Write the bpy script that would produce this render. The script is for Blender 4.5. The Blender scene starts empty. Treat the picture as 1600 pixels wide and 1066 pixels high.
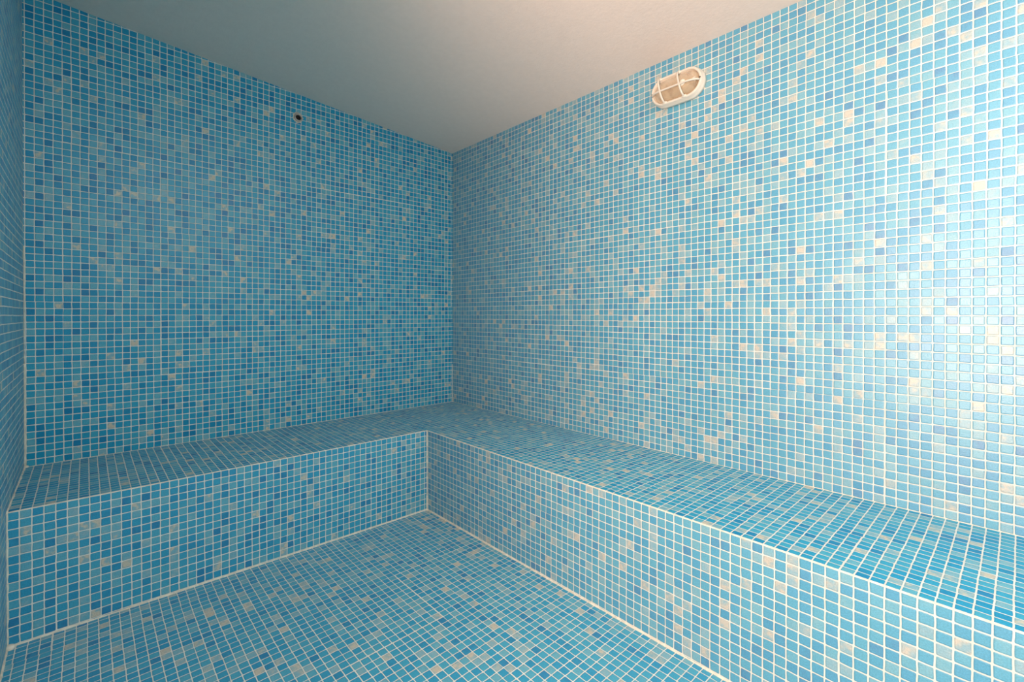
import bpy, bmesh, math, random
from mathutils import Vector, Matrix
random.seed(7)
P = 0.0265                      # one mosaic tile plus its joint, in metres
C = bpy.context.scene.collection
# room measured in tiles; the far corner is the origin, the room runs to -x and -y
H0, SLOPE = 78.03, -0.082       # ceiling height at the corner, rise towards the left
HB, D1, D2, W, R = 15.2, 20.97, 20.4, 76.56, 142.0
TH = 5.0
DOOR0, DOOR1, DOORH = -76.0, -110.0, 77.0

def ceil(x): return H0 + SLOPE * x

# ---------------------------------------------------------------- materials
class NT:
    def __init__(s, name):
        s.m = bpy.data.materials.new(name); s.m.use_nodes = True
        s.t = s.m.node_tree; s.t.nodes.clear()
        s.out = s.t.nodes.new('ShaderNodeOutputMaterial')
    def n(s, kind, **kw):
        x = s.t.nodes.new(kind)
        for k, v in kw.items(): setattr(x, k, v)
        return x
    def l(s, a, b): s.t.links.new(a, b)
    def put(s, sock, v):
        if isinstance(v, bpy.types.NodeSocket): s.l(v, sock)
        else: sock.default_value = v
    def math(s, op, a, b=0.0, c=None, clamp=False):
        x = s.n('ShaderNodeMath', operation=op, use_clamp=clamp)
        s.put(x.inputs[0], a); s.put(x.inputs[1], b)
        if c is not None: s.put(x.inputs[2], c)
        return x.outputs[0]
    def comb(s, a, b, c=0.0):
        x = s.n('ShaderNodeCombineXYZ')
        for i, v in enumerate((a, b, c)): s.put(x.inputs[i], v)
        return x.outputs[0]
    def mix(s, f, a, b, bt='MIX'):
        x = s.n('ShaderNodeMix', data_type='RGBA', blend_type=bt)
        s.put(x.inputs[0], f); s.put(x.inputs[6], a); s.put(x.inputs[7], b)
        return x.outputs[2]
    def smooth(s, v, a, b, o0=0.0, o1=1.0):
        x = s.n('ShaderNodeMapRange', interpolation_type='SMOOTHSTEP')
        s.put(x.inputs[0], v); s.put(x.inputs[1], a); s.put(x.inputs[2], b)
        s.put(x.inputs[3], o0); s.put(x.inputs[4], o1)
        return x.outputs[0]
    def noise(s, vec, scale, detail=2.0, rough=0.5):
        x = s.n('ShaderNodeTexNoise'); s.put(x.inputs['Vector'], vec)
        x.inputs['Scale'].default_value = scale; x.inputs['Detail'].default_value = detail
        x.inputs['Roughness'].default_value = rough
        return x.outputs['Fac']
    def white(s, vec):
        x = s.n('ShaderNodeTexWhiteNoise', noise_dimensions='3D'); s.put(x.inputs['Vector'], vec)
        return x.outputs['Value'], x.outputs['Color']

GROUT = (0.80, 0.76, 0.69, 1)

def mosaic(name, seed, pale, dark, rough=0.22, joint=0.055, glare_veil=0.0, spec=.45):
    """Glass mosaic: UVs are in tiles; every tile gets its own colour and a faint tilt."""
    k = NT(name)
    uv = k.n('ShaderNodeUVMap').outputs[0]
    sep = k.n('ShaderNodeSeparateXYZ'); k.l(uv, sep.inputs[0])
    u, v = sep.outputs[0], sep.outputs[1]
    # sheets of 12 x 12 tiles laid a touch out of line
    su, sv = k.math('FLOOR', k.math('DIVIDE', u, 12.0)), k.math('FLOOR', k.math('DIVIDE', v, 12.0))
    _, jc = k.white(k.comb(su, sv, seed + 40.5))
    js = k.n('ShaderNodeSeparateXYZ'); k.l(jc, js.inputs[0])
    wob = k.noise(uv, 0.9, 1.0); wob2 = k.noise(k.comb(v, u, 7.0), 0.8, 1.0)
    uj = k.math('ADD', k.math('ADD', u, k.math('MULTIPLY', k.math('SUBTRACT', js.outputs[0], .5), .07)), k.math('MULTIPLY', k.math('SUBTRACT', wob, .5), .10))
    vj = k.math('ADD', k.math('ADD', v, k.math('MULTIPLY', k.math('SUBTRACT', js.outputs[1], .5), .07)), k.math('MULTIPLY', k.math('SUBTRACT', wob2, .5), .10))
    cu, cv = k.math('FLOOR', uj), k.math('FLOOR', vj)
    fu = k.math('ABSOLUTE', k.math('SUBTRACT', k.math('FRACT', uj), .5))
    fv = k.math('ABSOLUTE', k.math('SUBTRACT', k.math('FRACT', vj), .5))
    d = k.math('POWER', k.math('ADD', k.math('POWER', fu, 14.0), k.math('POWER', fv, 14.0)), 1 / 14.0)
    edge = .5 - joint
    tile = k.smooth(d, edge - .012, edge + .012, 1.0, 0.0)
    cell = k.comb(cu, cv, seed)
    r, rc = k.white(cell)
    rs = k.n('ShaderNodeSeparateXYZ'); k.l(rc, rs.inputs[0])
    ramp = k.n('ShaderNodeValToRGB'); cr = ramp.color_ramp; cr.interpolation = 'LINEAR'
    stops = [(0.0, (0.0, 0.215, 0.43)), (dark * .45, (0.001, 0.26, 0.46)), (dark, (0.003, 0.30, 0.51)),
             (dark + .26, (0.016, 0.34, 0.525)), (.78 - pale, (0.05, 0.38, 0.53)), (1 - 1.6 * pale - .06, (0.13, 0.42, 0.52)),
             (1 - pale, (0.25, 0.44, 0.50)), (1 - pale * .4, (0.41, 0.48, 0.45)), (1.0, (0.60, 0.53, 0.42))]
    stops = [(q_, tuple(c_[i] * (1 - glare_veil) + (.44, .46, .54)[i] * glare_veil for i in range(3))) for q_, c_ in stops]  # washed-out look of glare mixed into the tile colours as pale grey
    cr.elements[0].position = 0; cr.elements[0].color = (*stops[0][1], 1)
    cr.elements[1].position = 1; cr.elements[1].color = (*stops[-1][1], 1)
    for p_, c_ in stops[1:-1]:
        e = cr.elements.new(p_); e.color = (*c_, 1)
    # within one tile the glass clouds from one tint to another
    shift = k.math('MULTIPLY', k.math('SUBTRACT', k.noise(k.comb(u, v, k.math('MULTIPLY', r, 9.0)), 1.5, 2.0), .5), .22)
    fac = k.math('ADD', r, shift, clamp=True)
    k.l(fac, ramp.inputs[0])
    fine = k.noise(uv, 9.0, 3.0, .65)
    col = k.mix(1.0, ramp.outputs[0], k.comb(*([k.smooth(fine, .25, .75, .86, 1.14)] * 3)), 'MULTIPLY')
    rim = k.smooth(d, .33, edge, 0.0, 0.22)                      # tile colour darkens towards its rim
    col = k.mix(rim, col, (0.0, .09, .16, 1))
    gn = k.noise(uv, 0.35, 3.0)
    grout = k.mix(k.smooth(gn, .35, .7), GROUT, (0.74, 0.68, 0.60, 1))
    bc = k.mix(tile, grout, col)
    b = k.n('ShaderNodeBsdfPrincipled')
    k.l(bc, b.inputs['Base Color'])
    k.put(b.inputs['Roughness'], k.math('ADD', k.math('MULTIPLY', tile, rough - .8), k.math('ADD', .8, k.math('MULTIPLY', rs.outputs[2], .08))))
    b.inputs['IOR'].default_value = 1.5
    k.put(b.inputs['Specular IOR Level'], k.math('ADD', .12, k.math('MULTIPLY', tile, spec)))
    # pillow profile, orange-peel ripple
    prof = k.smooth(d, .36, edge + .015, 1.0, 0.0)
    ht = k.math('ADD', k.math('MULTIPLY', prof, 1.0), k.math('MULTIPLY', k.noise(uv, 8.0, 3.0, .6), .75))
    bump = k.n('ShaderNodeBump'); bump.inputs['Strength'].default_value = .55
    bump.inputs['Distance'].default_value = .0009
    k.l(ht, bump.inputs['Height'])
    vm = k.n('ShaderNodeVectorMath', operation='SUBTRACT'); k.l(rc, vm.inputs[0]); vm.inputs[1].default_value = (.5, .5, .5)
    sc = k.n('ShaderNodeVectorMath', operation='SCALE'); k.l(vm.outputs[0], sc.inputs[0]); sc.inputs['Scale'].default_value = .05
    ad = k.n('ShaderNodeVectorMath', operation='ADD'); k.l(bump.outputs[0], ad.inputs[0]); k.l(sc.outputs[0], ad.inputs[1])
    nm = k.n('ShaderNodeVectorMath', operation='NORMALIZE'); k.l(ad.outputs[0], nm.inputs[0])
    k.l(nm.outputs[0], b.inputs['Normal'])
    k.l(b.outputs[0], k.out.inputs[0])
    return k.m

def plain(name, col, rough=.6, bump=0, bscale=40, var=.08, **extra):
    k = NT(name)
    tc = k.n('ShaderNodeTexCoord').outputs['Object']
    b = k.n('ShaderNodeBsdfPrincipled')
    nz = k.noise(tc, bscale * .4, 3.0)
    k.l(k.mix(1.0, (*col, 1), k.comb(*([k.smooth(nz, .3, .7, 1 - var, 1 + var)] * 3)), 'MULTIPLY'), b.inputs['Base Color'])
    b.inputs['Roughness'].default_value = rough
    for a, v in extra.items(): b.inputs[a.replace('_', ' ')].default_value = v
    if bump:
        bp = k.n('ShaderNodeBump'); bp.inputs['Strength'].default_value = bump; bp.inputs['Distance'].default_value = .004
        k.l(k.noise(tc, bscale, 4.0, .6), bp.inputs['Height']); k.l(bp.outputs[0], b.inputs['Normal'])
    k.l(b.outputs[0], k.out.inputs[0])
    return k.m

def ribbed_glass():
    k = NT('ribbed_glass')
    tc = k.n('ShaderNodeTexCoord').outputs['Object']
    sp = k.n('ShaderNodeSeparateXYZ'); k.l(tc, sp.inputs[0])
    w = k.math('SINE', k.math('MULTIPLY', sp.outputs[1], 2 * math.pi / .0042))
    w2 = k.math('SINE', k.math('MULTIPLY', sp.outputs[2], 2 * math.pi / .0042))
    bp = k.n('ShaderNodeBump'); bp.inputs['Strength'].default_value = .35; bp.inputs['Distance'].default_value = .001
    k.l(k.math('ADD', w, w2), bp.inputs['Height'])
    b = k.n('ShaderNodeBsdfPrincipled')
    dirt = k.smooth(k.noise(tc, 26, 3.0), .45, .7, 0, 1)
    k.l(k.mix(dirt, (.80, .62, .43, 1), (.60, .44, .30, 1)), b.inputs['Base Color'])
    b.inputs['Roughness'].default_value = .18; b.inputs['Transmission Weight'].default_value = .42
    b.inputs['IOR'].default_value = 1.3
    k.l(bp.outputs[0], b.inputs['Normal']); k.l(b.outputs[0], k.out.inputs[0])
    return k.m

M_back = mosaic('glass_mosaic_back', 1.0, .022, .22, rough=.34, spec=.35)
M_right = mosaic('glass_mosaic_right', 2.0, .06, .10, rough=.36, glare_veil=.18, spec=1.0)
M_left = mosaic('glass_mosaic_left', 3.0, .02, .24, rough=.35, spec=.2)
M_floor = mosaic('glass_mosaic_floor', 4.0, .065, .09, rough=.4, joint=.05, glare_veil=.08, spec=.35)
M_seat = mosaic('glass_mosaic_seat', 5.0, .055, .13, rough=.38, spec=.25)
M_riser = mosaic('glass_mosaic_riser', 6.0, .03, .14, rough=.36, glare_veil=.05)
M_riser_right = mosaic('glass_mosaic_riser_right', 7.0, .06, .10, rough=.4, glare_veil=.20, spec=.6)
M_plaster = plain('ceiling_plaster', (.98, .765, .665), .85, .3, 90, .012)
M_core = plain('wall_core', (.6, .58, .54), .9)
M_grout = plain('joint_grout', (.80, .70, .58), .85, .4, 150, .12)
M_lamp = plain('lamp_enamel', (.80, .71, .61), .35, .04, 60, .03)
M_bulb = plain('bulb_glass', (.93, .88, .78), .3)
M_screw = plain('screw_steel', (.16, .13, .10), .5, Metallic=.6)
M_refl = plain('reflector', (.68, .50, .31), .4, .1, 60, .15)
M_mortar = plain('mortar_ring', (.80, .66, .52), .9, .6, 250, .2)
M_bore_shade = plain('bore_shade_black', (.012, .010, .010), .9)  # black standing for the shade inside the pipe
M_brass = plain('pipe_metal', (.55, .45, .40), .35, Metallic=.7)

# ---------------------------------------------------------------- mesh helpers
def finish(name, bm, mats, parent=None, smooth=False, loc=None):
    me = bpy.data.meshes.new(name); bm.normal_update(); bm.to_mesh(me); bm.free()
    for m in (mats if isinstance(mats, (list, tuple)) else [mats]): me.materials.append(m)
    if smooth:
        for p_ in me.polygons: p_.use_smooth = True
    o = bpy.data.objects.new(name, me); C.objects.link(o)
    if parent is not None: o.parent = parent
    if loc is not None: o.location = loc
    return o

def quadface(bm, pts, uvf=None, mi=0):
    vs = [bm.verts.new(Vector(p_) * P) for p_ in pts]
    f = bm.faces.new(vs); f.material_index = mi
    lay = bm.loops.layers.uv.verify()
    for lp, p_ in zip(f.loops, pts):
        lp[lay].uv = uvf(p_) if uvf else (p_[0] * .1, p_[1] * .1)
    return f

def prism(bm, poly, ext, uvf, front_mi=0, side_mi=1):
    """Solid from a planar polygon (front face) and an extrusion vector pointing behind it."""
    e = Vector(ext); n = len(poly)
    nrm = (Vector(poly[1]) - Vector(poly[0])).cross(Vector(poly[2]) - Vector(poly[1]))
    if nrm.dot(e) > 0: poly = poly[::-1]
    quadface(bm, poly, uvf, front_mi)
    back = [tuple(Vector(p_) + e) for p_ in poly]
    quadface(bm, back[::-1], None, side_mi)
    for i in range(n):
        a, b = poly[i], poly[(i + 1) % n]; c, d = back[(i + 1) % n], back[i]
        quadface(bm, [b, a, d, c], None, side_mi)

def structure(o):
    o['kind'] = 'structure'; return o

def tube(bm, pts, rad, seg=10, closed=False, flat=None, jitter=0.0):
    """Round bar through world points (metres)."""
    rings = []; n = len(pts); pts = [Vector(p_) for p_ in pts]
    up = None
    for i, p_ in enumerate(pts):
        a = pts[(i - 1) % n] if (closed or i > 0) else p_
        b = pts[(i + 1) % n] if (closed or i < n - 1) else p_
        t = (b - a).normalized()
        if up is None:
            up = t.orthogonal().normalized()
        up = (up - t * up.dot(t)).normalized(); s = t.cross(up)
        r = rad * (1 + random.uniform(-jitter, jitter))
        rings.append([bm.verts.new(p_ + (up * math.cos(q) + s * math.sin(q)) * r) for q in [2 * math.pi * j / seg for j in range(seg)]])
    m = n if closed else n - 1
    for i in range(m):
        A, B = rings[i], rings[(i + 1) % n]
        off = 0
        if closed and i == m - 1:
            off = min(range(seg), key=lambda o_: sum((A[j].co - B[(j + o_) % seg].co).length for j in range(0, seg, 2)))
        for j in range(seg):
            bm.faces.new((A[j], A[(j + 1) % seg], B[(j + 1 + off) % seg], B[(j + off) % seg]))
    if not closed:
        bm.faces.new(rings[0][::-1]); bm.faces.new(rings[-1])

def bead(name, a, b, rad, parent=None, blobs=.25, mat=None):
    """A hand-run line of joint grout between two points given in tiles."""
    a, b = Vector(a) * P, Vector(b) * P
    n = max(8, int((b - a).length / (P * .8)))
    bm = bmesh.new()
    tube(bm, [a.lerp(b, i / n) for i in range(n + 1)], rad * P, 8, jitter=blobs)
    return finish(name, bm, mat or M_grout, parent, True)

# ---------------------------------------------------------------- the room
bm = bmesh.new()
prism(bm, [(-W, 0, 0), (0, 0, 0), (0, 0, ceil(0)), (-W, 0, ceil(-W))], (0, TH, 0), lambda p_: (p_[0] + .38, p_[2] - HB))
structure(finish('wall_back', bm, [M_back, M_core]))
bm = bmesh.new()
prism(bm, [(0, TH, 0), (0, -R, 0), (0, -R, ceil(0)), (0, TH, ceil(0))], (TH, 0, 0), lambda p_: (p_[1] + .67, p_[2] - HB))
structure(finish('wall_right', bm, [M_right, M_core]))
bm = bmesh.new()
zl = ceil(-W)
uvl = lambda p_: (p_[1] + .4, p_[2] - HB)
for y0, y1, z0, z1 in ((TH, DOOR0, 0, zl), (DOOR0, DOOR1, DOORH, zl), (DOOR1, -R, 0, zl)):
    prism(bm, [(-W, y0, z0), (-W, y1, z0), (-W, y1, z1), (-W, y0, z1)], (-TH, 0, 0), uvl)
structure(finish('wall_left', bm, [M_left, M_core]))
bm = bmesh.new()
prism(bm, [(-W - TH, -R, 0), (TH, -R, 0), (TH, -R, ceil(TH)), (-W - TH, -R, ceil(-W - TH))], (0, -TH, 0), lambda p_: (p_[0] + .38, p_[2] - HB))
structure(finish('wall_front', bm, [M_left, M_core]))
bm = bmesh.new()
prism(bm, [(-W - TH, TH, 0), (TH, TH, 0), (TH, -R - TH, 0), (-W - TH, -R - TH, 0)], (0, 0, -TH), lambda p_: (p_[0] + .82, p_[1] + .1))
structure(finish('floor', bm, [M_floor, M_core]))
bm = bmesh.new()
prism(bm, [(-W - TH, TH, ceil(-W - TH)), (TH, TH, ceil(TH)), (TH, -R - TH, ceil(TH)), (-W - TH, -R - TH, ceil(-W - TH))], (0, 0, TH), None, 0, 0)
structure(finish('ceiling', bm, [M_plaster]))

# grout run down the corners of the room
structure(bead('trim_1', (-.03, -.03, HB), (-.03, -.03, HB + 9.5), .09, blobs=.4))
structure(bead('trim_2', (-W + .05, -.05, HB), (-W + .05, -.05, HB + 15), .16, blobs=.45))
structure(bead('trim_3', (-W + .05, -.05, HB + 15), (-W + .05, -.05, HB + 32), .07, blobs=.5))
structure(bead('trim_4', (-W + .04, -D2 - .05, .05), (-W + .04, -60, .05), .13, blobs=.3))

# ---------------------------------------------------------------- the bench
bench = bpy.data.objects.new('tiled_bench', None); C.objects.link(bench)
bench['label'] = 'L-shaped built-in bench clad in blue mosaic along the two walls'
bench['category'] = 'bench'
e = .12     # eased edge
ST = 1.0    # seat course
bm = bmesh.new()
uva = lambda p_: (p_[0] + .54, p_[1] + D2 - 21)
uvb = lambda p_: (p_[1] + .75, p_[0] + D1 - 21)
# seat: top surface in two runs meeting at the inner corner
def seat_run(poly, uvf): quadface(bm, poly, uvf, 0)
seat_run([(-W, 0, HB), (-W, -D2 + e, HB), (-D1 + e, -D2 + e, HB), (-D1 + e, 0, HB)], uva)
seat_run([(-D1 + e, 0, HB), (-D1 + e, -D2 + e, HB), (-D1 + e, -R, HB), (0, -R, HB), (0, 0, HB)], uvb)
quadface(bm, [(-W, 0, HB - .5), (0, 0, HB - .5), (0, -R, HB - .5), (-D1 + e, -R, HB - .5), (-D1 + e, -D2 + e, HB - .5), (-W, -D2 + e, HB - .5)], None, 0)
quadface(bm, [(-W, -D2 + e, HB), (-W, -D2 + e, HB - .5), (-D1 + e, -D2 + e, HB - .5), (-D1 + e, -D2 + e, HB)], None, 0)
quadface(bm, [(-D1 + e, -D2 + e, HB), (-D1 + e, -D2 + e, HB - .5), (-D1 + e, -R, HB - .5), (-D1 + e, -R, HB)], None, 0)
seat = finish('seat', bm, M_seat, bench)
def riser(a, b, back, uvf, mat):
    bm = bmesh.new()
    poly = [(a[0], a[1], 0), (b[0], b[1], 0), (b[0], b[1], HB - e), (a[0], a[1], HB - e)]
    prism(bm, poly, back, uvf)
    return finish('riser', bm, [mat, M_core], bench)
riser((-W, -D2), (-D1, -D2), (0, 2, 0), lambda p_: (p_[0] + .54, p_[2] - HB + 60), M_riser)
riser((-D1, -D2), (-D1, -R), (2, 0, 0), lambda p_: (p_[1] + .75, p_[2] - HB + 30), M_riser_right)
bead('edge_grout', (-W, -D2 + e, HB - e), (-D1 + e * .2, -D2 + e, HB - e), e * 1.04, bench, .05, M_grout)
bead('edge_grout', (-D1 + e, -D2 + e, HB - e), (-D1 + e, -R, HB - e), e * 1.04, bench, .05, M_grout)
bead('joint_grout', (-D1 - .02, -D2 - .02, 0), (-D1 - .02, -D2 - .02, HB), .16, bench, .4)
bead('joint_grout', (-W + .03, -D2 - .02, 0), (-W + .03, -D2 - .02, HB), .12, bench, .4)
bead('joint_grout', (-W, -D2 - .02, .02), (-D1, -D2 - .02, .02), .15, bench, .35)
bead('joint_grout', (-D1 - .02, -D2, .02), (-D1 - .02, -R, .02), .15, bench, .35)
bead('joint_grout', (-W, -.02, HB), (-.02, -.02, HB), .07, bench, .4)
bead('joint_grout', (-.02, -.02, HB), (-.02, -R, HB), .05, bench, .4)
bead('joint_grout', (-W + .02, -.1, HB), (-W + .02, -D2, HB), .14, bench, .4)
# blobs of grout where the runs meet
for c, r in (((-W + .2, -D2 - .25, .1), .5), ((-D1 - .1, -D2 - .1, .05), .32), ((-W + .15, -.15, HB + .05), .34), ((-D1 - .05, -D2 - .05, HB - .15), .2), ((-.1, -.1, HB), .2)):
    bm = bmesh.new()
    mm = Matrix.Translation(Vector(c) * P) @ Matrix.Diagonal((r * P, r * P, r * P * .6, 1))
    bmesh.ops.create_icosphere(bm, subdivisions=3, radius=1, matrix=mm)
    finish('grout_blob', bm, M_grout, bench, True)

# ---------------------------------------------------------------- bulkhead lamp on the right wall
LY, LZ = -59.75, 72.5
lamp = bpy.data.objects.new('bulkhead_lamp', None); C.objects.link(lamp)
lamp.location = (0, LY * P, LZ * P)
lamp['label'] = 'white oval bulkhead lamp with wire cage high on the mosaic wall near the ceiling'
lamp['category'] = 'lamp'
HL, HH = 4.2 * P, 2.35 * P       # half length, half height
def oval(hl, hh, x, n=64):
    """stadium outline in the lamp's wall plane: straight sides, half-round ends"""
    pts = []; s = hl - hh
    for i in range(n):
        t = 2 * math.pi * i / n
        c_, s_ = math.cos(t), math.sin(t)
        pts.append(Vector((x, (s if c_ > 0 else -s) + hh * c_ if abs(c_) > 1e-6 else 0, hh * s_)))
    return pts
def loft(bm, loops, cap0=True, cap1=True):
    rs = [[bm.verts.new(p_) for p_ in lp] for lp in loops]; n = len(rs[0])
    for A, B in zip(rs, rs[1:]):
        for j in range(n): bm.faces.new((A[j], A[(j + 1) % n], B[(j + 1) % n], B[j]))
    if cap0: bm.faces.new(rs[0][::-1])
    if cap1: bm.faces.new(rs[-1])
RF = -1.45 * P                    # front of the rim (towards the room)
def ins(d): return HL - d * P, HH - d * P
bm = bmesh.new()
lps = [oval(*ins(0), 0), oval(*ins(0), -.5 * P), oval(*ins(.04), -.62 * P), oval(*ins(.12), -.7 * P)]
lps += [oval(*ins(.14), RF + .12 * P), oval(*ins(.2), RF + .03 * P), oval(*ins(.3), RF), oval(*ins(.44), RF), oval(*ins(.5), RF + .08 * P), oval(*ins(.52), -.45 * P)]
loft(bm, lps, True, True)
housing = finish('housing', bm, M_lamp, lamp, True)
bm = bmesh.new()
loft(bm, [oval(*ins(.75), -.47 * P), oval(*ins(.8), -.52 * P)], True, True)
finish('reflector', bm, M_refl, lamp)
# ribbed glass dome
def dome_x(y, z, top, base, hl, hh):
    s = hl - hh; yy = max(0, abs(y) - s); r = math.hypot(yy, z) / hh
    return base + (top - base) * max(0, 1 - r ** 2.6) ** .5
bm = bmesh.new()
lps = []
hl, hh = ins(.54)
for i in range(15):
    r = math.cos(i / 14 * math.pi / 2 * .985)
    x = -.6 * P - 1.3 * P * (1 - r ** 2.6) ** .5 if i else -.6 * P
    s = (hl - hh) 
    lps.append(oval(s + hh * r, hh * r, x))
loft(bm, lps, True, True)
finish('glass_diffuser', bm, ribbed_glass(), lamp, True)
# bulb seen dimly inside
bm = bmesh.new()
pr = [(-.0, .30), (.5, .34), (.7, .40), (1.1, .72), (1.5, .86), (1.9, .80), (2.25, .5), (2.4, .08)]
rs = [[bm.verts.new((-1.35 * P + r * P * .85 * math.cos(q), (-2.6 + y * .8) * P, r * P * .85 * math.sin(q))) for q in [2 * math.pi * j / 20 for j in range(20)]] for y, r in pr]
for A, B in zip(rs, rs[1:]):
    for j in range(20): bm.faces.new((A[j], A[(j + 1) % 20], B[(j + 1) % 20], B[j]))
bm.faces.new(rs[0]); bm.faces.new(rs[-1][::-1])
bulb = finish('bulb', bm, M_bulb, lamp, True)
bm = bmesh.new()
tube(bm, [(-1.35 * P, -3.2 * P, 0), (-1.35 * P, -2.6 * P, 0)], .42 * P, 16)
finish('socket', bm, M_lamp, lamp, False)
# cage: one long bar, two hoops
hl, hh = ins(.4)
bm = bmesh.new()
pts = []
for i in range(41):
    y = -hl + 2 * hl * i / 40
    s = hl - hh; yy = max(0, abs(y) - s) / hh
    pts.append((RF - .95 * P * max(0, 1 - yy ** 1.7) ** .5, y, -.3 * P))
tube(bm, pts, .14 * P, 10)
finish('cage_bar', bm, M_lamp, lamp, True)
for yb in (-1.0, 2.1):
    bm = bmesh.new(); pts = []
    for i in range(33):
        z = -hh + 2 * hh * i / 32
        pts.append((RF - .95 * P * max(0, 1 - (abs(z) / hh) ** 2.4) ** .5, yb * P + .22 * z, z))
    tube(bm, pts, .14 * P, 10)
    for z in (-hh, hh):       # swollen foot where the hoop meets the rim
        bmesh.ops.create_uvsphere(bm, u_segments=14, v_segments=8, radius=1, matrix=Matrix.Translation((RF, yb * P + .22 * z, z * 1.0)) @ Matrix.Diagonal((.2 * P, .42 * P, .24 * P, 1)))
    finish('cage_bar', bm, M_lamp, lamp, True)
for y in (-1, 1):
    bm = bmesh.new()
    tube(bm, [(RF + .1 * P, y * (HL - .36 * P), .0), (RF - .07 * P, y * (HL - .36 * P), 0)], .13 * P, 12)
    finish('screw', bm, M_screw, lamp)

# ---------------------------------------------------------------- open pipe end in the back wall
po = bpy.data.objects.new('pipe_outlet', None); C.objects.link(po)
po.location = (-38.0 * P, 0, 76.45 * P)
po['label'] = 'small round pipe end with a dark hole set high in the blue back wall'
po['category'] = 'pipe'
def lathe(name, prof, mat, n=32, wob=0.0, cap=False):
    bm = bmesh.new(); wv = [1 + random.uniform(-wob, wob) for _ in range(n)]
    rs = [[bm.verts.new((r * wv[j] * P * math.cos(2 * math.pi * j / n), -y * P, r * wv[j] * P * math.sin(2 * math.pi * j / n))) for j in range(n)] for r, y in prof]
    for A, B in zip(rs, rs[1:]):
        for j in range(n): bm.faces.new((A[j], A[(j + 1) % n], B[(j + 1) % n], B[j]))
    if cap: bm.faces.new(rs[0]); bm.faces.new(rs[-1][::-1])
    return finish(name, bm, mat, po, True)
lathe('mortar_collar', [(1.02, 0.0), (1.0, .05), (.86, .12), (.7, .10)], M_mortar, wob=.1, cap=False)
lathe('pipe', [(.80, 0), (.80, .34), (.76, .42), (.60, .42), (.5, .32), (.48, .03)], M_brass)
lathe('bore_shade', [(.5, .02), (.5, .06)], M_bore_shade, cap=True)  # black disc paints the shade of the opening; the wall behind is solid

# ---------------------------------------------------------------- light from the doorway beside the camera, and an added fill
def area(name, loc, target, sx, sy, power, col):
    L = bpy.data.lights.new(name, 'AREA'); L.shape = 'RECTANGLE'; L.size = sx * P; L.size_y = sy * P
    L.energy = power; L.color = col
    o = bpy.data.objects.new(name, L); C.objects.link(o); o.location = Vector(loc) * P
    o.rotation_euler = (Vector(target) - Vector(loc)).to_track_quat('-Z', 'Y').to_euler()
    return o
area('hall_light', (-102, -94, 37), (-20, -76, 88), 19, 46, 78, (1.0, .745, .575))
area('fill_light_behind_camera', (-42, -118, 76), (-42, -90, 0), 44, 34, 29, (.88, .97, .96))  # unseen fill lamp, added to lift the ambient light and cool the left side
w = bpy.data.worlds.new('World'); bpy.context.scene.world = w; w.use_nodes = True
w.node_tree.nodes['Background'].inputs[0].default_value = (1.0, .88, .74, 1)
w.node_tree.nodes['Background'].inputs[1].default_value = 1.0

# ---------------------------------------------------------------- camera
cam = bpy.data.cameras.new('camera'); co = bpy.data.objects.new('camera', cam); C.objects.link(co)
cx, cy, cz = -69.85, -94.95, 37.32
yaw, pit, rol = map(math.radians, (48.668, -.283, .004))
d = Vector((math.cos(yaw) * math.cos(pit), math.sin(yaw) * math.cos(pit), math.sin(pit)))
r = Vector((math.sin(yaw), -math.cos(yaw), 0)); u = r.cross(d)
r, u = r * math.cos(rol) + u * math.sin(rol), u * math.cos(rol) - r * math.sin(rol)
co.matrix_world = Matrix(((r.x, u.x, -d.x, cx * P), (r.y, u.y, -d.y, cy * P), (r.z, u.z, -d.z, cz * P), (0, 0, 0, 1)))
cam.sensor_width = 36; cam.lens = 723.5 * 36 / 1600
cam.shift_x = (800 - 770.0) / 1600; cam.shift_y = (495.1 - 533) / 1600
cam.clip_start = .01
bpy.context.scene.camera = co
bpy.context.scene.view_settings.view_transform = 'Standard'
bpy.context.scene.view_settings.exposure = 0.0
